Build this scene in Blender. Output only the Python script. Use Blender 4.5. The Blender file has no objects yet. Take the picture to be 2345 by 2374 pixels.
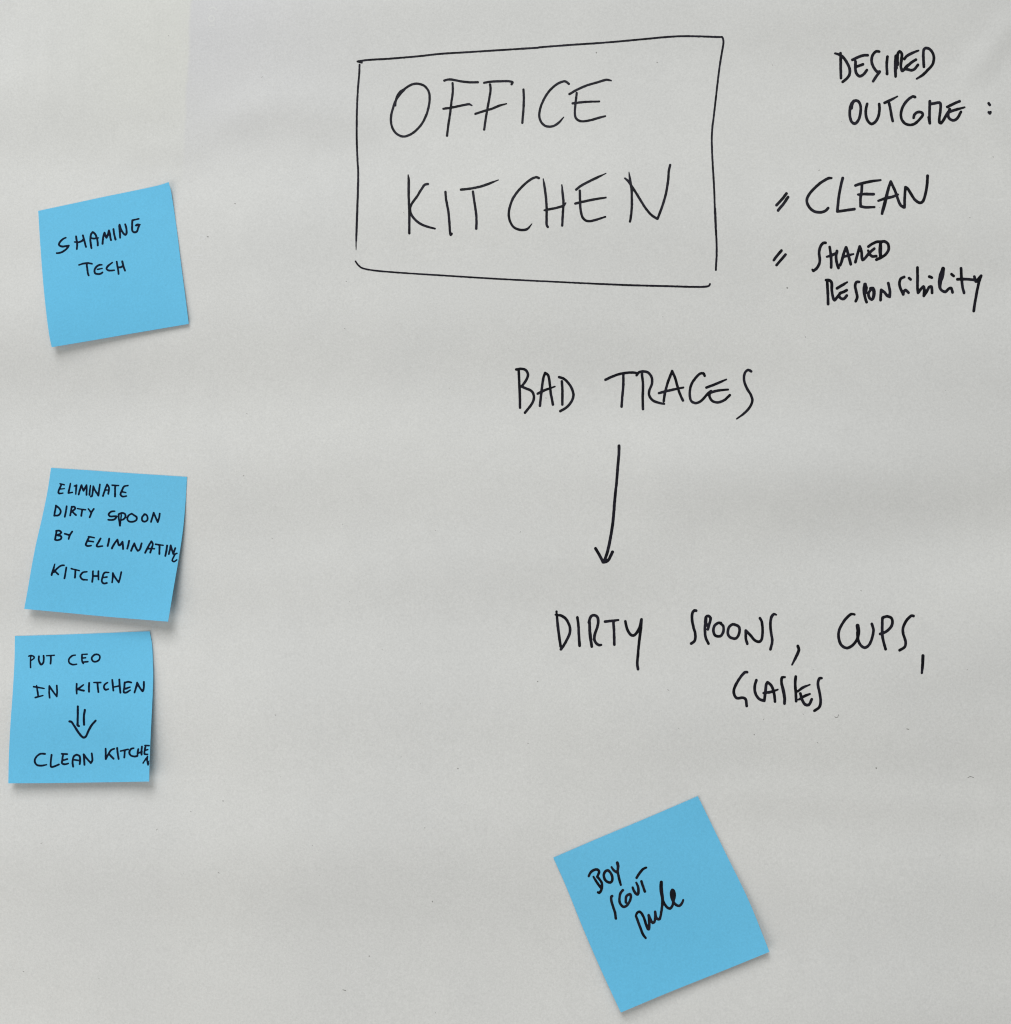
import bpy, math
import numpy as np
from mathutils import Vector, Matrix
from mathutils.bvhtree import BVHTree

scene = bpy.context.scene
rng = np.random.default_rng(7)
rad = math.radians

# ------------------------------------------------------------------ camera
# The paper hangs on a wall in the plane y = 0 (x right, z up, the room on the -y side).
PW, PH = 2345.0, 2374.0                     # photograph size, the unit the drawing below is measured in
FOC, PITCH, YAW, DIST = 2600.0, rad(-5.878), rad(7.396), 0.5569
ZC = 1.45                                   # height of the middle of the sheet above the floor
def rot(a, b):
    ca, sa, cb, sb = math.cos(a), math.sin(a), math.cos(b), math.sin(b)
    return np.array([[1, 0, 0], [0, ca, -sa], [0, sa, ca]]) @ np.array([[cb, 0, sb], [0, 1, 0], [-sb, 0, cb]])
R = rot(PITCH, YAW)
def w(v): return np.array([v[0], v[2], -v[1]])
cam_pos = w(-R.T @ np.array([0, 0, DIST])) + np.array([0, 0, ZC])
cx, cy, cz = w(R[0]), -w(R[1]), -w(R[2])
cam = bpy.data.cameras.new('camera'); camo = bpy.data.objects.new('camera', cam)
scene.collection.objects.link(camo)
camo.matrix_world = Matrix(((cx[0], cy[0], cz[0], cam_pos[0]), (cx[1], cy[1], cz[1], cam_pos[1]),
                            (cx[2], cy[2], cz[2], cam_pos[2]), (0, 0, 0, 1)))
cam.sensor_fit = 'HORIZONTAL'; cam.sensor_width = 36.0; cam.lens = 36.0 * FOC / PW
cam.clip_start = 0.01; cam.clip_end = 50
scene.camera = camo

# ------------------------------------------------------------------ light
world = bpy.data.worlds.new('World'); scene.world = world; world.use_nodes = True
bg = world.node_tree.nodes['Background']
bg.inputs['Color'].default_value = (1.0, 0.985, 0.925, 1); bg.inputs['Strength'].default_value = 0.27
def area(name, loc, target, size, size_y, power, col):
    l = bpy.data.lights.new(name, 'AREA'); l.shape = 'RECTANGLE'; l.size = size; l.size_y = size_y
    l.energy = power; l.color = col
    o = bpy.data.objects.new(name, l); scene.collection.objects.link(o)
    o.location = loc
    o.rotation_euler = (Vector(target) - Vector(loc)).to_track_quat('-Z', 'Y').to_euler()
    return o
area('ceiling_lamp', (-0.30, -1.95, ZC + 1.55), (-0.30, -1.951, ZC), 1.2, 2.4, 58.0, (0.935, 0.962, 1.0))
area('window_light', (-1.15, -1.20, ZC - 1.05), (0, 0, ZC - 0.1), 1.5, 1.3, 13.5, (1.0, 0.985, 0.98))
scene.view_settings.view_transform = 'Standard'; scene.view_settings.look = 'None'
scene.cycles.filter_width = 1.15
scene.view_settings.exposure = 0.04; scene.view_settings.gamma = 1.0

# ------------------------------------------------------------------ materials
def new_mat(name):
    m = bpy.data.materials.new(name); m.use_nodes = True
    nt = m.node_tree; b = nt.nodes['Principled BSDF']
    return m, nt, b
def nd(nt, t, **kw):
    n = nt.nodes.new(t)
    for k, v in kw.items(): setattr(n, k, v)
    return n
def noise(nt, vec, scale, detail=2.0, rough=0.5):
    n = nd(nt, 'ShaderNodeTexNoise'); n.inputs['Scale'].default_value = scale
    n.inputs['Detail'].default_value = detail; n.inputs['Roughness'].default_value = rough
    nt.links.new(vec, n.inputs['Vector']); return n
def mmath(nt, op, a, b=None, c=None, clamp=False):
    n = nd(nt, 'ShaderNodeMath', operation=op, use_clamp=clamp)
    for i, v in enumerate((a, b, c)):
        if v is None: continue
        if isinstance(v, (int, float)): n.inputs[i].default_value = v
        else: nt.links.new(v, n.inputs[i])
    return n.outputs[0]
def ramp(nt, v, a, b, lo, hi):
    n = nd(nt, 'ShaderNodeMapRange', interpolation_type='SMOOTHSTEP')
    nt.links.new(v, n.inputs['Value'])
    for k, x in zip(('From Min', 'From Max', 'To Min', 'To Max'), (a, b, lo, hi)): n.inputs[k].default_value = x
    return n.outputs['Result']
def tint(nt, col, fac):                      # col * fac
    n = nd(nt, 'ShaderNodeVectorMath', operation='SCALE')
    nt.links.new(col, n.inputs[0]); nt.links.new(fac, n.inputs['Scale']); return n.outputs[0]
def mixc(nt, f, a, b):
    n = nd(nt, 'ShaderNodeMix', data_type='RGBA')
    if isinstance(f, float): n.inputs[0].default_value = f
    else: nt.links.new(f, n.inputs[0])
    for s, v in ((6, a), (7, b)):
        if isinstance(v, tuple): n.inputs[s].default_value = (*v, 1)
        else: nt.links.new(v, n.inputs[s])
    return n.outputs[2]

def paper_material(name, light, dark, edge=False, grain=1.0, bump=0.00006):
    m, nt, b = new_mat(name)
    tc = nd(nt, 'ShaderNodeTexCoord').outputs['Object']
    big = noise(nt, tc, 9.0, 3.0).outputs['Fac']
    col = mixc(nt, ramp(nt, big, 0.36, 0.64, 0.0, 1.0), light, dark)
    if edge:
        # the edge of another sheet behind shows through the thin paper
        sx = nd(nt, 'ShaderNodeSeparateXYZ'); nt.links.new(tc, sx.inputs[0]); X, Z = sx.outputs[0], sx.outputs[2]
        (ax, az), (bx, bz) = edge
        k = (bx - ax) / (bz - az)
        d = mmath(nt, 'SUBTRACT', X, mmath(nt, 'MULTIPLY_ADD', Z, k, ax - k * az))
        mot = noise(nt, tc, 55.0, 3.0).outputs['Fac']
        d = mmath(nt, 'ADD', d, mmath(nt, 'MULTIPLY', mmath(nt, 'SUBTRACT', mot, 0.5), 0.0035))
        side = ramp(nt, d, -0.0010, 0.0014, 0.0, 1.0)
        near = ramp(nt, mmath(nt, 'ABSOLUTE', d), 0.0, 0.13, 1.0, 0.0)
        up = ramp(nt, Z, bz - 0.05, bz + 0.05, 0.0, 1.0)
        f = mmath(nt, 'MULTIPLY', mmath(nt, 'MULTIPLY', near, up), 1.0)
        left = mixc(nt, mmath(nt, 'MULTIPLY', f, mmath(nt, 'SUBTRACT', 1.0, side)), (1, 1, 1), (1.012, 1.014, 0.985))
        right = mixc(nt, mmath(nt, 'MULTIPLY', f, side), (1, 1, 1), (0.950, 0.948, 0.982))
        for t in (left, right):
            n = nd(nt, 'ShaderNodeVectorMath', operation='MULTIPLY')
            nt.links.new(col, n.inputs[0]); nt.links.new(t, n.inputs[1]); col = n.outputs[0]
    g1 = noise(nt, tc, 850.0, 2.0, 0.6).outputs['Fac']
    g2 = noise(nt, tc, 1500.0, 1.0, 0.6).outputs['Fac']
    g3 = noise(nt, tc, 90.0, 3.0, 0.6).outputs['Fac']
    s = mmath(nt, 'ADD', mmath(nt, 'MULTIPLY', g1, 0.16 * grain), mmath(nt, 'MULTIPLY', g2, 0.12 * grain))
    s = mmath(nt, 'ADD', s, mmath(nt, 'MULTIPLY', g3, 0.05 * grain))
    s = mmath(nt, 'ADD', s, 1.0 - 0.165 * grain)
    col = tint(nt, col, s)
    nt.links.new(col, b.inputs['Base Color'])
    b.inputs['Roughness'].default_value = 0.82; b.inputs['Specular IOR Level'].default_value = 0.27
    bp = nd(nt, 'ShaderNodeBump'); bp.inputs['Strength'].default_value = 1.0; bp.inputs['Distance'].default_value = bump
    nt.links.new(mmath(nt, 'ADD', g1, mmath(nt, 'MULTIPLY', g2, 0.5)), bp.inputs['Height'])
    nt.links.new(bp.outputs[0], b.inputs['Normal'])
    return m

def ink_material(name, c0, c1, rough=0.45):
    m, nt, b = new_mat(name)
    tc = nd(nt, 'ShaderNodeTexCoord').outputs['Object']
    n = noise(nt, tc, 160.0, 3.0).outputs['Fac']
    nt.links.new(mixc(nt, ramp(nt, n, 0.35, 0.65, 0.0, 1.0), c0, c1), b.inputs['Base Color'])
    b.inputs['Roughness'].default_value = rough; b.inputs['Specular IOR Level'].default_value = 0.08
    return m

# ------------------------------------------------------------------ geometry helpers
def ray(px, py):
    px = np.asarray(px, float); py = np.asarray(py, float)
    v = np.stack([(px - PW / 2) / FOC, (py - PH / 2) / FOC, np.ones_like(px)], -1) @ R   # plane frame
    return np.stack([v[..., 0], v[..., 2], -v[..., 1]], -1)
def on_plane(px, py, h=0.0):                 # point h in front of the wall plane seen at px, py
    d = ray(px, py); t = (-np.asarray(h) - cam_pos[1]) / d[..., 1]
    return cam_pos + d * t[..., None]

def link(o, parent=None):
    scene.collection.objects.link(o)
    if parent is not None: o.parent = parent
    return o
def mesh_obj(name, verts, faces, mat, parent=None, origin=None, smooth=True):
    me = bpy.data.meshes.new(name)
    v = np.asarray(verts, float)
    if origin is not None: v = v - np.asarray(origin)
    me.from_pydata(v.tolist(), [], faces); me.update()
    if smooth: me.polygons.foreach_set('use_smooth', [True] * len(me.polygons))
    me.materials.append(mat)
    o = bpy.data.objects.new(name, me)
    if origin is not None and parent is None: o.location = origin
    return link(o, parent)

def dense(pts, w0):
    """Catmull-Rom through the points; a repeated point makes a corner."""
    runs, cur = [], [pts[0]]
    for p in pts[1:]:
        if abs(p[0] - cur[-1][0]) < 1e-6 and abs(p[1] - cur[-1][1]) < 1e-6:
            if len(cur) > 1: runs.append(cur)
            cur = [p]
        else: cur.append(p)
    if len(cur) > 1 or not runs: runs.append(cur)
    out = []
    for r in runs:
        a = np.array(r, float)
        if len(a) == 1: a = np.vstack([a, a + [0.01, 0, 0]])
        e = np.vstack([2 * a[0] - a[1], a, 2 * a[-1] - a[-2]])
        e[0, 2], e[-1, 2] = a[0, 2], a[-1, 2]
        res = []
        for i in range(1, len(e) - 2):
            p0, p1, p2, p3 = e[i - 1:i + 3]
            n = max(2, int(np.hypot(*(p2 - p1)[:2]) / 3.0))
            t = np.linspace(0, 1, n, endpoint=False)[:, None]
            d1 = max(np.hypot(*(p2 - p1)[:2]), 1e-6)
            m1 = (p2 - p0) * d1 / max(np.hypot(*(p2 - p1)[:2]) + np.hypot(*(p1 - p0)[:2]), 1e-6)
            m2 = (p3 - p1) * d1 / max(np.hypot(*(p3 - p2)[:2]) + np.hypot(*(p2 - p1)[:2]), 1e-6)
            q = (2*t**3 - 3*t**2 + 1) * p1 + (t**3 - 2*t**2 + t) * m1 + (-2*t**3 + 3*t**2) * p2 + (t**3 - t**2) * m2
            res.append(q)
        res.append(e[-2][None]); out.append(np.vstack(res))
    return out

CELL = 1.1
def ink_mesh(name, strokes, bvh, mat, parent, lift=0.00005, label=None, seed=0):
    """strokes: list of polylines in photograph units with (x, y, radius).  One merged flat film of ink."""
    allp = np.vstack(strokes); m = 6
    x0, y0 = allp[:, 0].min() - m, allp[:, 1].min() - m
    nx = int((allp[:, 0].max() + m - x0) / CELL) + 2; ny = int((allp[:, 1].max() + m - y0) / CELL) + 2
    F = np.full((ny, nx), 9.0)
    gx = x0 + np.arange(nx) * CELL; gy = y0 + np.arange(ny) * CELL
    for s in strokes:
        for a, b in zip(s[:-1], s[1:]):
            rr = max(a[2], b[2]) + 3
            i0 = max(0, int((min(a[0], b[0]) - rr - x0) / CELL)); i1 = min(nx, int((max(a[0], b[0]) + rr - x0) / CELL) + 2)
            j0 = max(0, int((min(a[1], b[1]) - rr - y0) / CELL)); j1 = min(ny, int((max(a[1], b[1]) + rr - y0) / CELL) + 2)
            X, Y = np.meshgrid(gx[i0:i1], gy[j0:j1])
            dx, dy = b[0] - a[0], b[1] - a[1]; L = dx * dx + dy * dy + 1e-9
            t = np.clip(((X - a[0]) * dx + (Y - a[1]) * dy) / L, 0, 1)
            d = np.hypot(X - a[0] - t * dx, Y - a[1] - t * dy) - (a[2] + t * (b[2] - a[2]))
            F[j0:j1, i0:i1] = np.minimum(F[j0:j1, i0:i1], d)
    # soft wobble of the ink edge
    r2 = np.random.default_rng(seed + 11)
    k = 4; lo = r2.normal(0, 1, (ny // k + 3, nx // k + 3))
    yy, xx = np.mgrid[0:ny, 0:nx] / k; iy, ix = yy.astype(int), xx.astype(int); fy, fx = yy - iy, xx - ix
    wob = (lo[iy, ix] * (1-fy) * (1-fx) + lo[iy, ix+1] * (1-fy) * fx + lo[iy+1, ix] * fy * (1-fx) + lo[iy+1, ix+1] * fy * fx)
    F = F + 0.16 * wob
    verts, vid, faces = [], {}, []
    def corner(j, i):
        key = (j, i)
        if key not in vid: vid[key] = len(verts); verts.append((gx[i], gy[j]))
        return vid[key]
    def cross(j, i, j2, i2):
        key = (j, i, j2, i2) if (j, i) < (j2, i2) else (j2, i2, j, i)
        if key not in vid:
            a, b = F[j, i], F[j2, i2]; t = a / (a - b)
            vid[key] = len(verts); verts.append((gx[i] + t * (gx[i2] - gx[i]), gy[j] + t * (gy[j2] - gy[j])))
        return vid[key]
    ins = F < 0
    occ = ins[:-1, :-1] | ins[1:, :-1] | ins[:-1, 1:] | ins[1:, 1:]
    for j, i in zip(*np.nonzero(occ)):
        c = ((j, i), (j, i+1), (j+1, i+1), (j+1, i)); st = [ins[q] for q in c]; poly = []
        for a in range(4):
            p, q = c[a], c[(a + 1) % 4]
            if st[a]: poly.append(corner(*p))
            if st[a] != st[(a + 1) % 4]: poly.append(cross(*p, *q))
        if len(poly) > 2: faces.append(poly)
    V = np.array(verts); D = ray(V[:, 0], V[:, 1]); P = np.zeros((len(V), 3)); ok = np.zeros(len(V), bool)
    co = Vector(cam_pos)
    for n in range(len(V)):
        dv = Vector(D[n]).normalized()
        hit, nor, _, _ = bvh.ray_cast(co, dv)
        if hit is None: continue
        if nor.y > 0: nor = -nor
        P[n] = hit + nor * lift; ok[n] = True
    faces = [f[::-1] for f in faces if all(ok[k] for k in f)]
    used = sorted({k for f in faces for k in f}); remap = {k: n for n, k in enumerate(used)}
    P = P[used]; faces = [[remap[k] for k in f] for f in faces]
    me = bpy.data.meshes.new(name)
    me.from_pydata((P - np.array(parent.location)).tolist(), [], faces); me.update()
    if me.polygons[0].normal.y > 0: me.flip_normals()
    me.materials.append(mat)
    o = bpy.data.objects.new(name, me); link(o, parent)
    if label: o['label'] = label
    return o

def parse(crop, width, text):
    """'x,y x,y ...' strokes separated by ';' in the units of one detail view; '|' makes a corner."""
    ox, oy, s = crop; out = []
    for st in text.split(';'):
        pts = []
        for tok in st.split():
            if tok == '|': pts.append(pts[-1]); continue
            q = [float(k) for k in tok.split(',')]
            f = q[2] if len(q) > 2 else 1.0
            pts.append((ox + q[0] / s, oy + q[1] / s, 0.5 * width * f / s))
        if pts: out += dense(pts, width)
    return out

# ------------------------------------------------------------------ wall
wall_mat, nt, b = new_mat('painted_wall')
tc = nd(nt, 'ShaderNodeTexCoord').outputs['Object']
nt.links.new(mixc(nt, noise(nt, tc, 12.0, 4.0).outputs['Fac'], (0.62, 0.62, 0.60), (0.56, 0.56, 0.545)), b.inputs['Base Color'])
b.inputs['Roughness'].default_value = 0.9
wb = nd(nt, 'ShaderNodeBump'); wb.inputs['Distance'].default_value = 0.0004
nt.links.new(noise(nt, tc, 220.0, 3.0).outputs['Fac'], wb.inputs['Height']); nt.links.new(wb.outputs[0], b.inputs['Normal'])
X0, X1, Z0, Z1, Y0, Y1 = -1.4, 1.4, 0.45, 2.5, 0.006, 0.10
v = [(x, y, z) for x in (X0, X1) for y in (Y0, Y1) for z in (Z0, Z1)]
wall = mesh_obj('wall', v, [(0, 4, 5, 1), (2, 3, 7, 6), (0, 1, 3, 2), (4, 6, 7, 5), (1, 5, 7, 3), (0, 2, 6, 4)], wall_mat, smooth=False)
wall['kind'] = 'structure'

# ------------------------------------------------------------------ the large sheet of paper
def pl(px, py):                              # photograph -> plane x, z
    p = on_plane(px, py); return p[..., 0], p[..., 2]
px0, pz_top = -0.385, ZC + 0.345
px1, pz_bot = 0.375, ZC - 0.345
noise_k = [(rng.uniform(-9, 9), rng.uniform(22, 105), rng.uniform(0, 6.28), rng.uniform(0.5, 1.0), rng.uniform(0, 6.28)) for _ in range(11)]
def ridge(X, Z, a, b, width, height, ends=0.03):
    (ax, az), (bx, bz) = [tuple(float(q) for q in pl(*k)) for k in (a, b)]
    L = math.hypot(bx - ax, bz - az); ux, uz = (bx - ax) / L, (bz - az) / L
    t = (X - ax) * ux + (Z - az) * uz; d = -(X - ax) * uz + (Z - az) * ux
    fade = 1 / (1 + np.exp(-(t + 0) / ends * 4)) * 1 / (1 + np.exp((t - L) / ends * 4))
    return 5.0 * height * fade * np.exp(-(d / width) ** 2)
def paper_h(X, Z):
    h = 0.0042 + 0 * X
    for kx, kz, ph, am, p2 in noise_k:         # soft lying waves that come and go across the sheet
        env = 0.5 + 0.5 * np.sin(5.0 * X + 3.1 * (Z - ZC) + p2)
        h = h + 0.058 / kz * am * env * np.sin(kx * X + kz * (Z - ZC) + ph + 0.9 * np.sin(6 * X + p2) + 0.5 * np.sin(17 * X + ph))
    # long soft swells and the arc-shaped buckle left of the drawn frame
    h = h + ridge(X, Z, (480, 300), (640, 250), 0.012, 0.00028) + ridge(X, Z, (640, 250), (900, 300), 0.013, 0.00032)
    h = h + ridge(X, Z, (300, 345), (470, 350), 0.008, 0.00014, 0.015)
    h = h + ridge(X, Z, (1650, 1835), (2330, 1870), 0.010, 0.00022) + ridge(X, Z, (400, 1350), (1500, 1290), 0.016, 0.00022)
    h = h + ridge(X, Z, (1500, 1080), (2345, 1130), 0.018, 0.00020) + ridge(X, Z, (2165, 508), (2360, 655), 0.007, 0.00022)
    h = h + ridge(X, Z, (1950, 1570), (2345, 1530), 0.014, 0.00018) + ridge(X, Z, (900, 350), (1700, 380), 0.02, 0.0003)
    h = h + ridge(X, Z, (500, 1750), (1300, 1850), 0.03, 0.00035) + ridge(X, Z, (1700, 60), (2345, 90), 0.02, 0.0003)
    h = h + ridge(X, Z, (2240, 190), (2360, 40), 0.007, 0.00020, 0.015) + ridge(X, Z, (2260, 250), (2360, 420), 0.009, 0.00022, 0.015)
    for xx, hh in ((60, .6), (118, 1.0), (186, .8), (365, .5)):       # short upright ripples at the top left
        h = h + ridge(X, Z, (xx, 50), (xx + 4, 240), 0.0035, 0.00011 * hh, 0.02)
    # step where the sheet lies over the edge of another one
    (ax, az), (bx, bz) = [tuple(float(q) for q in pl(*k)) for k in ((455, -40), (425, 420))]
    d = X - (ax + (bx - ax) * (Z - az) / (bz - az))
    up = 1 / (1 + np.exp(-(Z - bz) / 0.012))
    h = h + 0.00013 / (1 + np.exp(d / 0.0016)) * up
    return h
NX, NZ = 380, 350
gx = np.linspace(px0, px1, NX); gz = np.linspace(pz_top, pz_bot, NZ)
GX, GZ = np.meshgrid(gx, gz); GH = paper_h(GX, GZ)
PV = np.stack([GX, -GH, GZ], -1).reshape(-1, 3)
idx = np.arange(NX * NZ).reshape(NZ, NX)
PF = np.stack([idx[:-1, :-1], idx[1:, :-1], idx[1:, 1:], idx[:-1, 1:]], -1).reshape(-1, 4).tolist()
eA, eB = pl(452, 0), pl(433, 300)
paper_mat = paper_material('white_paper', (0.660, 0.660, 0.635), (0.640, 0.641, 0.620), grain=1.25,
                           edge=((float(eA[0]), float(eA[1]) - ZC), (float(eB[0]), float(eB[1]) - ZC)))
paper = mesh_obj('paper_sheet', PV, PF, paper_mat, origin=(0, 0, ZC))
md = paper.modifiers.new('thickness', 'SOLIDIFY'); md.thickness = 0.00018; md.offset = -1
paper['label'] = 'large white sheet of flip chart paper covered in black marker handwriting, hung on the wall'
paper['category'] = 'paper sheet'
paper_bvh = BVHTree.FromPolygons([Vector(p) for p in PV], PF)

# ------------------------------------------------------------------ writing on the sheet
A_ = (800, 60, 3.816); B_ = (1250, 60, 3.816); C_ = (800, 400, 3.816); D_ = (1250, 300, 3.816)
E_ = (1900, 80, 4.2876); F_ = (1780, 380, 4.24); G_ = (1780, 530, 3.469); H_ = (1180, 830, 3.18)
I_ = (1330, 1000, 5.855); J_ = (1270, 1400, 3.469); K_ = (1680, 1400, 3.469)
L_ = (1340, 1980, 7.0667); M_ = (120, 490, 8.673); N_ = (110, 1110, 5.9625); O_ = (50, 1500, 5.9625)
black_ink = ink_material('black_marker_ink', (0.0050, 0.0050, 0.0072), (0.0150, 0.0140, 0.0215))
W = []   # (surface, name, label, [(crop, width, strokes), ...])
P_ = 'paper'
W.append((P_, 'drawn_frame', 'thin black hand drawn box around the words OFFICE KITCHEN', [
 (A_, 17, '150,323 135,320 112,313 | 150,307 200,300 400,288 650,267 850,245 1000,236 1400,211 1717,191;130,342 127,420 115,560 108,700 105,850 105,1000 110,1150 118,1300 116,1450 108,1700 100,1900'),
 (B_, 17, '0,188 300,165 600,145 900,118 1150,95 1300,89 1450,92 1600,97 1620,96 | 1630,112 1633,150 1620,230 1605,320 1590,430 1570,600 1550,780 1535,900 1530,1000 1532,1100 1540,1250 1550,1420 1560,1700 1568,1850'),
 (C_, 15, '117,0 112,200 105,400 100,560 99,640,.7 99,685,.35;95,785 115,815 150,843 220,860 350,875 600,893 900,912 1300,937 1600,953 1717,959'),
 (D_, 17, '1560,700 1566,850 1572,1000 1573,1100 1568,1200 1566,1243;0,1340,.85 400,1360,.9 800,1377 1100,1385 1400,1393 1470,1391 1505,1383 1514,1367')]))
W.append((P_, 'handwritten_word', 'word OFFICE in tall thin black marker capitals', [
 (A_, 20, '448,705,.7 450,660 480,592 532,553 590,518 640,510 700,527 740,575 750,640 742,710 715,800 670,880 610,940 560,968 515,978 460,955 425,910 408,850 410,790 425,730 447,665 490,600 530,562,.8;880,482 915,473 950,474 1020,488 1100,497 1177,497;953,505 955,580 942,680 930,780 915,880 904,970;872,732 940,722 1010,708 1070,695 1100,692 1125,703,.6;1232,502 1280,493 1380,488 1450,488 1485,497 1475,515;1285,518 1290,560 1278,640 1262,730 1245,830 1233,915;1155,777 1220,755 1300,732 1370,703 1430,687,.6;1580,562 1584,640 1580,740 1570,856'),
 (B_, 20, '265,512 240,492 215,490 150,520 80,590 25,690 3,780 15,840 50,880 95,890 140,880 180,850 220,805,.5;270,602 330,567 420,527 520,497 600,475 640,483,.7;335,592 327,660 318,760 325,810 350,835 390,843 460,832 530,812 588,797,.8;298,684 400,672 535,667,.8')]))
W.append((P_, 'handwritten_word', 'word KITCHEN in large black marker capitals below OFFICE', [
 (A_, 21, '560,1317,.5 565,1360 565,1500 570,1650 570,1833;735,1398 710,1402 680,1440 640,1505 600,1560 580,1600 578,1640 595,1680 640,1730 700,1765 797,1793,.8;890,1467 897,1540 915,1640 925,1740 930,1815 936,1848 945,1838;1027,1447 1100,1440 1200,1420 1280,1393 1358,1362,.5;1133,1464 1145,1550 1160,1650 1165,1720 1163,1793;1716,1345 1690,1338 1640,1360 1560,1430 1490,1520 1455,1620 1452,1690 1475,1755 1510,1790 1565,1805 1615,1795 1655,1750,.4'),
 (B_, 21, '38,1352,.5 48,1410 60,1500 68,1600 68,1700 68,1760 78,1778;203,1405,.6 210,1480 217,1560 212,1660 206,1765;48,1630,.8 100,1620 160,1608 220,1587 238,1565,.6;330,1447 370,1415 450,1372 520,1338 595,1303,.4;362,1457 364,1540 368,1620 385,1690 410,1718 445,1727 500,1716 588,1688,.8;322,1570 400,1552 500,1532 592,1518,.8;797,1292,.4 805,1350 820,1450 822,1530 822,1600 815,1680 806,1730;762,1348,.8 790,1372 830,1430 880,1510 950,1620 1000,1675 1050,1707 | 1060,1680 1090,1600 1125,1480 1145,1350 1150,1280 1162,1230')]))
W.append((P_, 'handwritten_word', 'word DESIRED in black marker at the top right', [
 (E_, 27, '212,184 214,250 214,330 217,432;158,186,.8 200,198 240,225 280,285 303,340 303,390 280,430 235,468;330,250 390,222 440,205 482,204;362,265 360,330 368,380 400,412 440,395 474,352;375,317 436,295;597,168 570,165 540,190 522,235 527,290 555,345 580,372 | 602,368 570,410 537,462;679,218 672,290 676,390;762,210 758,300,1.15 760,415;780,300 782,190 800,165 822,190 818,250,1.1 812,310 825,360 840,352 865,318 890,298;760,220 765,330,1.3;848,240 870,213 930,180 988,157,.7;870,320 920,275 962,248;850,340 880,345 920,354 950,340 982,300;1042,318 1036,240 1040,150 1060,132 1100,145 1133,190 1141,240 1125,300 1085,345 1030,400 970,438,.7')]))
W.append((P_, 'handwritten_word', 'word OUTCOME with a colon, written in black marker under DESIRED', [
 (E_, 27, '322,730 330,690 345,662 368,654 395,668 412,715 410,780 390,850 355,885 325,868 307,820 305,750 318,690 345,658;478,688 465,740 465,800 485,860 520,888 560,865 590,810 600,740 597,690;650,678 710,650 778,614,.6;697,686 710,750 722,820 732,858;953,620 930,614 885,645 835,710 814,780 820,840 850,880 900,898 950,885 1000,840 1031,795 1015,772 980,770 947,795 940,826;1100,662 1098,760 1097,830 1100,880;1084,820,.7 1096,860;1105,690 1160,680 1195,675 1207,690 1205,760 1195,830 1196,872 1212,880 1235,850 1270,790 1300,745;1275,718 1330,690 1396,662;1290,770 1330,755 1380,740 1446,722,.7;1298,740 1283,790 1292,830 1330,852 1370,835 1410,768'),
 (E_, 25, '1685,682 1697,699;1686,772 1698,784 1704,770')]))
W.append((P_, 'bullet_mark', 'black double slash bullet beside the word CLEAN', [(F_, 27, '187,290 150,338 90,403;203,325 160,388 105,455')]))
W.append((P_, 'bullet_mark', 'black double slash bullet beside the word SHARED', [(F_, 26, '138,850 100,895 63,944;178,890 140,935 90,993')]))
W.append((P_, 'handwritten_word', 'word CLEAN in bold black marker on the sheet', [
 (F_, 27, '630,138,.8 600,140 530,180 450,250 397,320 388,370 415,430 460,465 520,475 570,460 598,432;740,138 725,200 705,300 695,380 687,467 | 750,458 855,443;866,210 930,190 1020,170 1112,158,.8;930,205 925,280 915,340 916,415 | 960,425 1052,423,.8;890,300,.8 950,295 1045,297;1213,172 1190,240 1165,340,1.2 1145,420,1.2 1127,486;1213,172 1240,230 1265,290 1285,350 1310,405 1340,425;1090,362,.8 1150,340 1220,325 1283,300,.8;1348,425 1350,330 1357,228 | 1378,240 1410,290 1450,350 1500,382 1530,365 1555,290 1570,200 1575,115')]))
W.append((P_, 'handwritten_word', 'word SHARED in black marker above RESPONSIBILITY', [
 (F_, 27, '572,775 550,776 522,810 508,870 515,930 513,970 488,1020 452,1050 442,1038,.7;612,815,.9 622,880 627,950 627,1016;585,912,.8 630,898 682,872;684,855 675,900 680,960 690,1000 699,1022;772,820 750,880 732,950 716,994;775,820 790,870 805,930 820,985;735,918,.7 790,900 845,885,.7;865,964 885,890 908,810 | 925,860 928,910 936,943 960,925 1000,875 1050,832;992,812 1030,785 1080,764 1120,765 1148,760 1185,785 1192,840 1160,890 1115,920 1072,940;990,850,.8 1003,870 1050,830,.8;1000,880 1030,908 1070,905;1113,775,1.1 1110,850,1.3 1112,915,1.1')]))
W.append((P_, 'handwritten_word', 'word RESPONSIBILITY in mixed black marker letters at the right edge', [
 (G_, 22, '480,418 485,500 488,606;472,413 495,413 515,430 518,490 528,555 540,575 565,545 590,515;560,480 600,455 642,430,.7;583,520 612,508 638,495;575,540 590,560 615,564 638,538;738,428 715,430 706,460 715,510 723,550 710,583;785,448,1.3 778,500,1.2 785,550 797,590;787,450 797,480 790,515;828,480 850,478 860,510 855,550 840,570 820,555 813,520 830,490;848,480 858,520,1.2 848,560;910,575 912,530 915,492 | 940,510 965,540 984,548 | 985,500 972,438;1100,388 1072,403 1062,445 1075,490 1092,528 | 1098,505 1112,493 1135,515;1140,398 1152,408;1207,312 1208,400 1207,470 1212,515 | 1255,465 1262,485 1258,540 | 1285,500 1300,470 1320,467 1325,516;1302,385 1322,393;1413,322,1.4 1400,380,1.9 1388,430,1.5 1393,485 1430,508 1460,482 1478,478 1489,512;1482,366 1498,380;1558,318 1562,400 1570,470 1582,516;1528,407 1590,405 1665,412;1665,385 1678,425 1700,400 1720,378 | 1702,430 1687,500 1672,580 1660,662')]))
W.append((P_, 'handwritten_word', 'word BAD in thin black marker near the middle', [
 (H_, 18.5, '73,82 77,170 82,280 83,366;55,84 90,79 125,88 142,120 130,160 95,210 | 130,225 170,245 186,285 175,330 120,403;230,352 240,260 255,150 268,109 | 290,125 300,170 312,270 326,343;213,262 270,235 340,210,.7;392,172 396,250 395,343;372,140 410,155 455,205 477,265 468,310 430,360 380,392')]))
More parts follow.
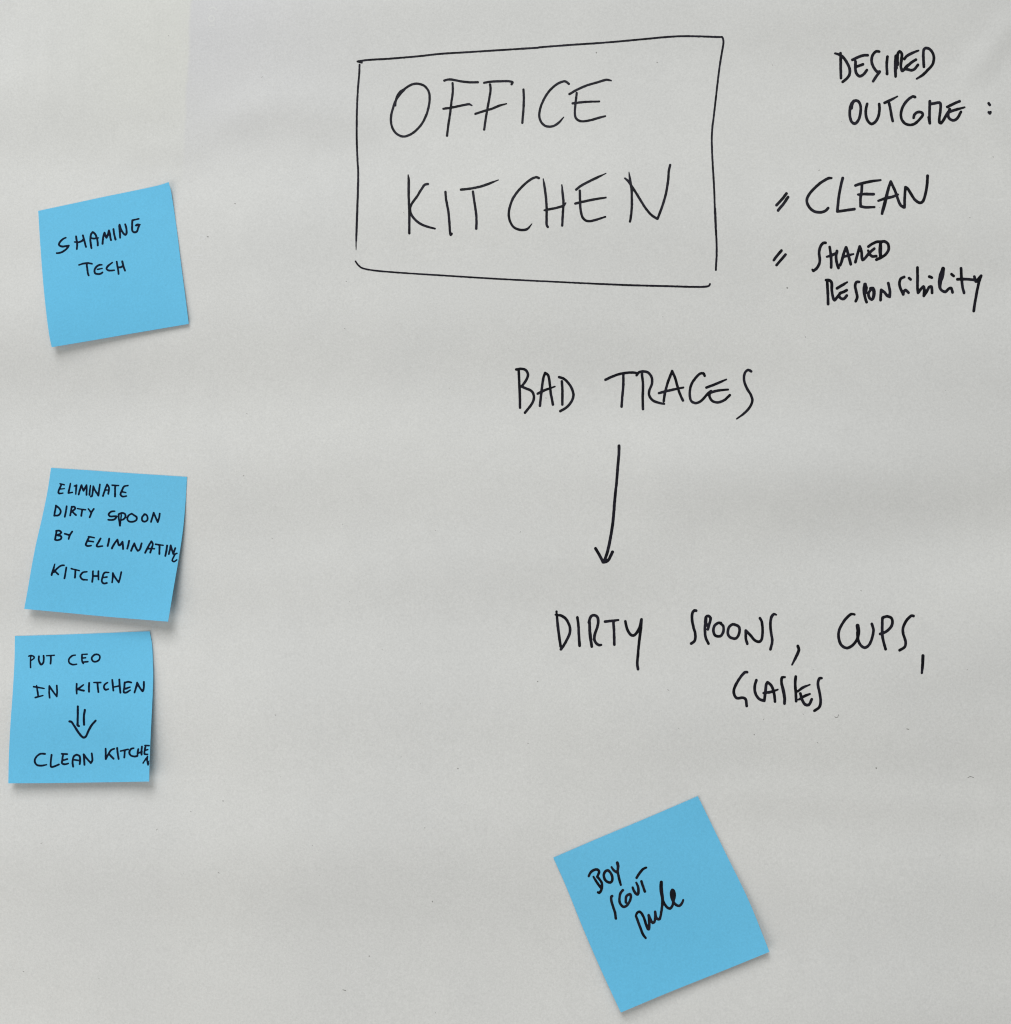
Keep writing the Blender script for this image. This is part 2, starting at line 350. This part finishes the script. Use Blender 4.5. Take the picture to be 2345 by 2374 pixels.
W.append((P_, 'handwritten_word', 'word TRACES in black marker to the right of BAD', [
 (H_, 18.5, '713,160 760,138 820,117 880,108 930,108 948,113;845,115 845,200 838,280 832,358;983,115 990,200 988,300 990,376;943,127 960,105 990,98 1030,108 1055,145 1056,190 1037,240 1036,275 1060,310 1100,328 1147,338,.8;1143,318 1150,270 1170,190 1205,96 | 1225,140 1245,210 1265,270 1285,313;1108,258 1180,240 1288,217,.8;1445,130 1435,112 1410,116 1375,150 1345,200 1335,260 1345,315 1380,332 1420,315 1470,260 1492,243;1458,217 1530,190 1605,157,.7;1485,256 1540,240 1618,232,.8;1487,248 1480,280 1500,315 1540,327 1590,310 1631,273;1788,98 1765,87 1742,110 1735,160 1755,220 1785,270 1797,310 1785,350 1745,400 1682,448,.6')]))
W.append((P_, 'drawn_arrow', 'long black arrow pointing down from BAD TRACES', [
 (I_, 39, '620,197 618,300,.95 605,450 585,700,.9 560,950 540,1200 515,1380 485,1540 455,1660 420,1760;300,1590 345,1665 385,1740 402,1775 | 445,1770 480,1740 505,1690 532,1637')]))
W.append((P_, 'handwritten_word', 'word DIRTY in black marker left of SPOONS on the sheet', [
 (J_, 21.5, '72,62,.8 80,150 92,250 105,343;62,88,.6 110,95 150,125 178,180 180,230 160,280 130,335 107,366;240,110 248,170 252,250 258,338;338,145 340,220,1.1 348,290,1.1 356,344;332,150 350,100 375,91 400,105 408,145 400,190 382,240 376,285 390,315 415,332 432,330,.8;463,143 510,138 570,130,.8;530,145 535,230 537,328;626,142 640,200 665,245 690,256 715,235 740,190 756,125 | 750,200,1.1 738,300 728,400 722,480 728,526')]))
W.append((P_, 'handwritten_word', 'word SPOONS followed by a comma, after DIRTY on the sheet', [
 (J_, 21.5, '1195,55 1180,54 1165,75 1163,130 1175,190 1188,240 1185,295 1155,320;1270,145 1266,200 1272,270 1295,320;1268,150 1275,105 1295,97 1312,115 1302,160 1290,205;1276,120 1276,175;1390,156 1414,180 1414,225 1390,260 1350,255 1334,215 1345,175 1375,153 1395,155;1500,166 1540,185 1541,240 1515,278 1470,270 1451,240 1459,190 1490,164 1515,170;1607,322 1596,280 1595,215 | 1630,250 1670,295 1705,305 1725,280 1730,200 1722,140 1708,115;1840,88,.7 1820,83 1800,110 1793,170 1800,240 1808,300 1793,366'),
 (K_, 23, '592,340 600,370 575,430 545,490,.6')]))
W.append((P_, 'handwritten_word', 'word CUPS followed by a comma, right of SPOONS', [
 (K_, 22, '1048,86,.8 1020,83 970,130 925,210 920,270 940,330 985,356 1030,335 1070,280 1078,220,1.4 1072,176,1.4;1076,230,1.4 1075,280 1095,330 1130,353 1165,330 1190,270 1200,210 1187,162;1272,115 1270,200 1272,260 1285,320 1298,364;1272,112 1310,101 1345,115 1352,160 1330,200 1290,230 1254,242;1522,98 1505,96 1465,135 1438,195 1440,245 1458,300 1453,345 1410,374'),
 (K_, 24, '1598,418 1596,480 1590,555,.8')]))
W.append((P_, 'handwritten_word', 'word GLASSES written below SPOONS and CUPS', [
 (K_, 22, '183,550 165,551 120,605 80,680 78,725 100,758 150,755 172,768 180,822;258,614 245,660 250,720 280,765 322,780;322,778 330,720 337,650 348,630 | 380,660 400,720 408,786;315,717,.8 370,710 430,690,.7;487,590,.8 465,593 460,630 475,700,1.15 485,760,1.1 484,802;575,585 570,640 575,710 578,783;590,705,.8 630,675 688,650,.6;600,770,.8 640,745 688,725,.8;612,722 625,770 650,810 680,813 703,768;783,598,.9 765,600 753,640 765,710 775,780 765,830 725,860')]))

# faint print of the sheet behind, showing through
show_mat, nt, b = new_mat('show_through_print')
b.inputs['Base Color'].default_value = (0.675, 0.677, 0.660, 1); b.inputs['Roughness'].default_value = 0.85
b.inputs['Specular IOR Level'].default_value = 0.2

# dust and fibre specks in the paper
speck_mat, nt, b = new_mat('paper_fleck')
b.inputs['Base Color'].default_value = (0.27, 0.265, 0.25, 1); b.inputs['Roughness'].default_value = 0.9

# ------------------------------------------------------------------ sticky notes
def resample(pts, n):
    a = np.array(pts, float); d = np.r_[0, np.cumsum(np.hypot(*np.diff(a, axis=0).T))]; d /= d[-1]
    # smooth spline through the points
    q = dense([(p[0], p[1], 1) for p in a], 1)[0]
    e = np.r_[0, np.cumsum(np.hypot(*np.diff(q[:, :2], axis=0).T))]; e /= e[-1]
    u = np.linspace(0, 1, n)
    return np.stack([np.interp(u, e, q[:, 0]), np.interp(u, e, q[:, 1])], -1)
note_mat = paper_material('blue_note_paper', (0.164, 0.590, 0.865), (0.153, 0.574, 0.85), grain=1.0, bump=0.00004)
note_ink = ink_material('navy_pen_ink', (0.0018, 0.0060, 0.0200), (0.0030, 0.0090, 0.0270))
def sticky_note(crop, top, right, bottom, left, lift, label):
    ox, oy, s = crop; n = 49
    T, Rr, Bm, L = [resample([(ox + x / s, oy + y / s) for x, y in e], n) for e in (top, right, bottom, left)]
    u = np.linspace(0, 1, n)[None, :, None]; v = np.linspace(0, 1, n)[:, None, None]
    C = (1 - v) * T[None] + v * Bm[None] + (1 - u) * L[:, None] + u * Rr[:, None] \
        - ((1-u)*(1-v)*T[0] + u*(1-v)*T[-1] + (1-u)*v*Bm[0] + u*v*Bm[-1])
    U, V = np.meshgrid(np.linspace(0, 1, n), np.linspace(0, 1, n))
    P = on_plane(C[..., 0], C[..., 1], 0.001)
    for _ in range(3):
        h = paper_h(P[..., 0], P[..., 2]) + 0.00030 + 0.82 * lift(U, V) + 0.00022 * np.sin(4.3 * U + 2.1 * V + ox * 0.01) * V
        P = on_plane(C[..., 0], C[..., 1], h)
    idx = np.arange(n * n).reshape(n, n)
    Fc = np.stack([idx[:-1, :-1], idx[1:, :-1], idx[1:, 1:], idx[:-1, 1:]], -1).reshape(-1, 4).tolist()
    pts = P.reshape(-1, 3); org = pts[n * n // 2]
    o = mesh_obj('sticky_note', pts, Fc, note_mat, origin=tuple(org))
    if o.data.polygons[0].normal.y > 0: o.data.flip_normals()
    m = o.modifiers.new('thickness', 'SOLIDIFY'); m.thickness = 0.00014; m.offset = -1
    e = o.modifiers.new('crisp edges', 'EDGE_SPLIT'); e.split_angle = rad(50)
    o['label'] = label; o['category'] = 'sticky note'; o['group'] = 'blue sticky notes on the paper sheet'
    return o, BVHTree.FromPolygons([Vector(p) for p in pts], Fc)
def sm(x, p=1.6): return np.clip(x, 0, 1) ** p
def let_through(mat, share):                 # thin paper passes a little light
    nt = mat.node_tree; b = nt.nodes['Principled BSDF']; out = nt.nodes['Material Output']
    tr = nd(nt, 'ShaderNodeBsdfTranslucent'); mx = nd(nt, 'ShaderNodeMixShader'); mx.inputs[0].default_value = share
    nt.links.new(b.inputs['Base Color'].links[0].from_socket, tr.inputs['Color'])
    nt.links.new(b.outputs[0], mx.inputs[1]); nt.links.new(tr.outputs[0], mx.inputs[2]); nt.links.new(mx.outputs[0], out.inputs['Surface'])
let_through(note_mat, 0.13)
NOTES = {}
NOTES['shaming'] = sticky_note((70, 410, 4.7132),
    [(88, 370), (480, 287), (800, 218), (1200, 136), (1430, 84), (1512, 55)],
    [(1512, 55), (1538, 150), (1592, 500), (1655, 1000), (1695, 1300), (1733, 1605)],
    [(235, 1860), (620, 1796), (1000, 1730), (1400, 1662), (1733, 1605)],
    [(88, 370), (108, 700), (142, 1150), (180, 1520), (210, 1740), (235, 1860)],
    lambda U, V: (0.0046 * (1 - U) ** 1.2 + 0.0014 * U) * sm((V - 0.10) / 0.90, 1.3) + 0.0030 * sm((U - 0.72) / 0.28, 2) * sm((0.3 - V) / 0.3, 1.5),
    'blue sticky note reading SHAMING TECH, topmost at the left')
NOTES['eliminate'] = sticky_note((40, 1070, 4.6537),
    [(365, 68), (800, 96), (1200, 124), (1832, 165)],
    [(1832, 165), (1815, 450), (1788, 740), (1740, 1060), (1690, 1350), (1628, 1728)],
    [(75, 1590), (500, 1630), (1000, 1677), (1628, 1728)],
    [(365, 68), (325, 330), (265, 620), (205, 880), (160, 1110), (110, 1400), (75, 1590)],
    lambda U, V: (0.0058 + 0.0022 * U) * sm((V - 0.10) / 0.90, 1.3) + 0.0012 * sm(U, 3) * sm(V),
    'blue sticky note reading ELIMINATE DIRTY SPOON BY ELIMINATING KITCHEN, middle of the left column')
NOTES['ceo'] = sticky_note((0, 1440, 4.77),
    [(165, 165), (600, 153), (1200, 131), (1500, 118), (1655, 113)],
    [(1655, 113), (1680, 250), (1691, 450), (1694, 650), (1682, 950), (1667, 1250), (1653, 1600), (1650, 1775)],
    [(92, 1795), (600, 1792), (1200, 1783), (1650, 1775)],
    [(165, 165), (160, 450), (140, 800), (115, 1150), (98, 1500), (92, 1795)],
    lambda U, V: 0.0055 * sm((V - 0.10) / 0.90, 1.3) + 0.0016 * sm((U - 0.75) / 0.25, 2) * (0.4 + V),
    'blue sticky note reading PUT CEO IN KITCHEN, lowest of the left column')
NOTES['scout'] = sticky_note((1270, 1830, 3.6),
    [(48, 572), (420, 412), (850, 232), (1255, 58)],
    [(1255, 58), (1480, 520), (1680, 930), (1853, 1358)],
    [(612, 1865), (1000, 1702), (1500, 1502), (1853, 1358)],
    [(48, 572), (150, 800), (300, 1170), (450, 1515), (612, 1865)],
    lambda U, V: 0.0005 + 0.0030 * sm((V - 0.2) / 0.8, 1.5) + 0.0010 * sm(1 - U, 3) * V,
    'blue sticky note reading BOY SCOUT Rule, tilted and alone at the bottom right')

n1, n2, n3, n4 = 'shaming', 'eliminate', 'ceo', 'scout'
W.append((n1, 'handwritten_word', 'word SHAMING', [(M_, 34, '285,525,.8 210,565 150,640 150,680 210,705 290,695 343,688 | 300,750 220,810 150,835 98,838,.9;490,500,.9 500,570 512,650 505,755,.9;458,612,.7 540,618 610,592 635,560;628,482 650,560 672,650 690,712;800,738 785,650 778,550 795,450 825,414 | 870,450 910,540 925,620 925,682;785,535,.8 850,545 943,530,.6;1022,650 1030,560 1045,470 1062,425 | 1085,500 1100,528 1125,480 1152,380 | 1170,450 1180,520 1192,575;1243,356 1255,450 1283,565;1376,525 1370,400 1358,290 1365,268 | 1400,370 1450,450 1485,470 1506,430 1500,330 1478,258;1750,147,.8 1622,177 | 1618,280 1622,390 1660,418 1710,408 1738,340 1755,290;1695,280,1.1 1730,265,1.2 1772,265,.9')]))
W.append((n1, 'handwritten_word', 'word TECH', [(M_, 33, '550,1075,.8 640,1048 740,1038 810,1052,.9;705,1055 715,1150 725,1230 740,1285;1012,1073,.8 960,1075 900,1110 863,1170 870,1240 930,1260 990,1250 1022,1225,.9;918,1165,.8 1013,1145,.8;1218,1027,.8 1150,1080 1100,1140 1120,1175 1180,1190 1262,1180,.8;1308,1010 1325,1120 1340,1200 1345,1255;1322,1115,.8 1380,1125 1425,1100;1420,1005,1.1 1440,1090 1473,1190')]))
W.append((n2, 'handwritten_word', 'word ELIMINATE', [(N_, 22, '195,78 170,130 150,188 165,204 215,198,.8;175,68,.8 235,83,.8;180,142,.7 233,136,.8;318,64,.8 305,130 290,197 | 345,188,.8;372,100,.8 402,90 | 398,130 392,212,.8;432,218 450,150 472,88 | 490,140 500,165 520,125 542,88 | 543,150 540,222;597,92,.8 587,160 582,222;618,235 628,170 634,102 | 660,160 705,232 | 716,150 726,78;600,246,.9 615,240;768,238 798,150 826,78 | 852,120 842,208;795,155,.8 850,155,.8;895,88,.9 985,93,.8;938,95 935,170 935,246;1115,92,.8 1060,107 1032,160 1010,218 1040,246 1095,238,.9;1035,180,.8 1085,190,.8')]))
W.append((n2, 'handwritten_word', 'word DIRTY on the note', [(N_, 22, '120,374 105,450 94,508;117,370 165,410 185,450 160,500 95,510;266,380 256,450 240,526;336,388 326,450 315,508;336,386 375,388 385,412 340,450 | 395,502;416,412,.8 530,430,.8;482,428 475,470 468,512;566,417,.9 600,460;641,417 612,460 597,500 584,532')]))
W.append((n2, 'handwritten_word', 'word SPOON on the note', [(N_, 22, '933,448,.8 880,455 847,490 862,518 930,518 958,520 930,560 880,570 842,566;985,492 987,550 998,600 1003,648;985,490 1030,472 1073,487 1078,530 1050,562 1018,570;1022,500,.9 1015,560,.8 1006,620;1165,482 1120,510 1105,560 1130,590 1180,594 1230,570 1235,530 1200,505 1165,482;1345,492 1310,530 1310,575 1340,593 1380,575 1385,530 1367,497 1340,490;1432,596 1452,530 1470,468 | 1500,540 1525,598 | 1545,540 1553,482')]))
W.append((n2, 'handwritten_word', 'word BY', [(N_, 22, '127,718 115,790 105,840;120,722 160,716 195,740 170,765 135,780 190,795 186,833 130,850 106,842;240,760 290,775;343,730 312,775 292,832')]))
W.append((n2, 'handwritten_word', 'word ELIMINATING', [(N_, 23, '577,803 550,860 530,913 560,930 605,924,.8;568,800,.9 650,815,.8;560,860,.8 635,870,.8;735,827 705,880 680,928 700,938 763,930,.8;855,828 845,880 833,928;892,962 930,890 968,842 | 985,915 1000,920 1038,872 | 1045,930 1046,970;1130,858 1120,910 1104,966;1157,996 1180,940 1202,894 | 1222,950 1250,996 | 1278,975 1303,893;1352,1022 1392,940 1437,865 | 1458,900 1442,960 1422,1020;1385,965,.9 1480,968,.8;1495,905,.9 1600,920,.8;1552,922 1550,980 1548,1040;1655,924 1645,1000 1630,1066;1680,1040 1695,980 1706,922 | 1725,990 1740,1038 | 1768,960;1792,1030,.8 1766,1042,.85 1744,1085,.85 1726,1130,.85 1752,1146,.85 1790,1120,.8')]))
W.append((n2, 'handwritten_word', 'word KITCHEN on the eliminating note', [(N_, 22, '102,1180,.7 84,1245,1.1 58,1330,1.1;232,1196,.8 190,1200 130,1245 92,1290;95,1268,.9 150,1322;262,1226 250,1300 236,1376;330,1243,.9 440,1270,.8;387,1264 385,1320 380,1368;547,1285,.8 490,1295 455,1345 480,1388 550,1398,.9;630,1278 628,1350 620,1425;705,1278 705,1340 707,1392;630,1345 700,1345;850,1295,.8 790,1298 765,1350 752,1418 780,1448 822,1440;775,1365,.8 825,1358,.9;895,1432 903,1370 905,1303 | 940,1370 985,1432 | 1005,1370 1022,1292')]))
W.append((n3, 'handwritten_word', 'word PUT', [(O_, 18, '127,122 124,200 125,285;100,128 130,117 175,137 170,160 125,190'), (O_, 22, '240,130 240,190 270,245 300,220 308,160 305,122;345,122,.8 453,115,.8;405,122 405,180 400,230')]))
W.append((n3, 'handwritten_word', 'word CEO', [(O_, 21, '745,113,.8 700,122 655,170 660,220 710,245 763,238,.8;838,105 835,170 842,212 855,228;842,103,.8 908,100,.8;840,155,.8 885,150,.9;850,212 918,203,.9;1010,105 970,150 985,195 1025,205 1075,175 1080,120 1040,102 1003,110')]))
W.append((n3, 'handwritten_word', 'word IN', [(O_, 21, '168,550 240,562 315,575,.7;208,535,.8 220,610 232,685;190,700 295,672,.8;388,702 382,620 385,540 | 430,610 488,685 | 492,610 488,535')]))
W.append((n3, 'handwritten_word', 'word KITCHEN on the CEO note, in the upper line', [(O_, 23, '763,512 760,580 765,646;856,524,.8 810,560 775,585 | 862,605;935,498 932,560 933,618;1000,492,.8 1095,492,.9;1050,497 1055,560 1063,624;1190,493,.8 1150,520 1140,565 1165,593 1200,583,.9;1255,458 1262,530 1270,604;1352,452 1358,540 1367,632;1262,558,.8 1355,538,.8;1427,492 1420,560 1414,628 1450,630 1502,598,.8;1427,495,.8 1470,482 1518,492,.9;1440,578,1.1 1500,555,.8;1563,628 1585,560 1600,494 | 1640,570 1675,612 1690,570 1692,482')]))
W.append((n3, 'drawn_arrow', 'double stemmed arrow pointing down between the lines', [(O_, 26, '778,824 778,920 775,1040 778,1085 793,1093;876,872 862,960 865,1076;662,1030 692,1038 740,1110 800,1200 845,1248 865,1253 890,1238 930,1150 975,1075 1024,1020')]))
W.append((n3, 'handwritten_word', 'word CLEAN on the CEO note', [(O_, 23, '325,1478 260,1478 205,1520 182,1580 210,1630 270,1642 345,1628,.8;415,1493 405,1580 405,1655 430,1660 518,1625,.9;555,1478,.9 630,1482,.9;575,1485 565,1550 560,1610 600,1622 645,1612,.9;575,1568,.9 632,1550;715,1655 705,1590 725,1510 765,1490 | 803,1510 810,1560 805,1620;715,1560,.9 810,1572,.9;870,1630 865,1550 860,1486 | 900,1540 958,1606 | 980,1570 970,1472')]))
W.append((n3, 'handwritten_word', 'word KITCHEN squeezed into the lower line, its N dropped below', [(O_, 23, '1163,1408 1165,1480 1163,1546;1282,1408,.9 1240,1425 1190,1500 1165,1550;1215,1485 1272,1546;1322,1398 1330,1470 1343,1548;1370,1440,.9 1475,1415,.8;1428,1432 1425,1480 1422,1528;1550,1400,.9 1510,1412 1490,1460 1510,1500 1560,1515 1602,1508;1615,1412,.9 1605,1470 1606,1505,.8;1665,1378 1660,1440 1660,1488;1605,1472,.9 1665,1450;1706,1362,.8 1765,1365,.8;1712,1385 1700,1450 1702,1482 1745,1485,.8;1705,1432,.9 1745,1420,.9;1682,1604,.8 1708,1565,.85 1744,1512,.85 | 1737,1570,.85 1750,1632,.85 | 1764,1580,.7')]))
W.append((n4, 'handwritten_word', 'word BOY', [(L_, 41, '180,365,.9 215,300 270,262 325,258 350,290 340,330 320,375 | 360,420 395,480 395,560 375,615 350,637 330,630,.9;258,375,.8 310,460 360,530 385,560;440,408 427,350 450,290 490,268 530,300 565,370 563,440 535,470 480,455 437,410;555,217,.8 590,268 640,303;648,145,1.15 662,200,1.15 655,280 670,370 690,450 707,508,.8')]))
W.append((n4, 'handwritten_word', 'word SCOUT in run together letters', [(L_, 41, '965,392 1010,320 1070,250 1122,224,.9;565,690 550,700 550,760 575,850 610,960 625,1058;742,594 702,640 685,720 690,800 730,858 765,868 820,830 865,740 870,680 850,658 800,690 788,740 790,795;900,550,.9 925,610 955,655 985,665 997,610 985,530 960,472,.8;1043,448 1070,530 1100,618')]))
W.append((n4, 'handwritten_word', 'word Rule in joined slanting script', [(L_, 41, '955,1020 985,1100 1030,1220 1070,1320 1112,1378,.9;950,1020,.8 975,965 1010,948 1050,980 1090,1060 1120,1160 1150,1232 | 1168,1235 1172,1160 1168,1060 1163,1003 | 1190,1070 1230,1130 1258,1110 1270,1040 1270,948 | 1280,1020 1300,1065 1340,1070 1365,980 1385,840 1385,730;1370,465,1.25 1368,560,1.4 1382,680,1.3 1400,770 1450,860 1510,898 1550,850 1575,750 1590,680 1575,605 1550,588 1530,640 1540,720 1570,790 1620,840 1668,850 1708,810 1730,755,.8;1550,610,1.3 1560,700,1.3')]))

for k, (surf, name, label, data) in enumerate(W):
    strokes = []
    for crop, width, text in data: strokes += parse(crop, width * (1.08 if surf in ('paper', n4) else 1.22), text)
    if surf == 'paper': par, bvh, mat = paper, paper_bvh, black_ink
    else: (par, bvh), mat = NOTES[surf], (black_ink if surf == n4 else note_ink)
    ink_mesh(name, strokes, bvh, mat, par, label=label, seed=k)

# faint lettering of the sheet behind
S1 = (0, 0, 1.0)
for k, t in enumerate(('458,541 476,551 448,563;464,546 460,557', '446,577 450,570 458,568 468,571 472,578', '449,592 470,592',
                       '448,600 472,603', '486,20 494,16 503,22', '484,42 488,36 494,37 497,43 494,48 488,48 484,43', '486,58 497,58')):
    ink_mesh('show_through_letter', parse(S1, 3.4, t), paper_bvh, show_mat, paper, lift=0.00003,
             label='faint pale printed letter showing through the paper')
# specks: the plain ones seen in the photograph, then a scatter of fainter short fibres
sp = parse(S1, 3.6, '1825.6,666.9 1826.2,667.3') + parse(S1, 2.4, '544.9,471.7 545.4,472;1524,144 1524.6,144.4;1062,1782 1062.6,1782.4;1247,1580 1247.7,1580.3;2032,1780 2032.5,1782;1383,121 1383.5,122;481,548.5 483,548.8;517,1857 517.6,1857.4;1003,2090 1003,2091;856,2217 857,2217;1749,1704 1749.4,1703') \
     + parse(S1, 1.5, '2245,1803 2251,1800.5 2258,1803;2103,1690 2108,1691;1936,1662 1942,1664 1945,1657;506,2023 509,2025;795,2295 802,2297')
for _ in range(120):
    x, y, a = rng.uniform(20, 2320), rng.uniform(20, 2350), rng.uniform(0, 6.28); l = rng.uniform(0.5, 4.0)
    if x < 470 and 400 < y < 1840: continue
    if 1240 < x < 1830 and 1820 < y < 2374: continue
    ww = rng.uniform(0.5, 1.2)
    sp += parse(S1, ww, f'{x},{y} {x + l * math.cos(a)},{y + l * math.sin(a)}')
CELL = 0.9
fl = ink_mesh('paper_flecks', sp, paper_bvh, speck_mat, paper, lift=0.00003)
fl['kind'] = 'stuff'
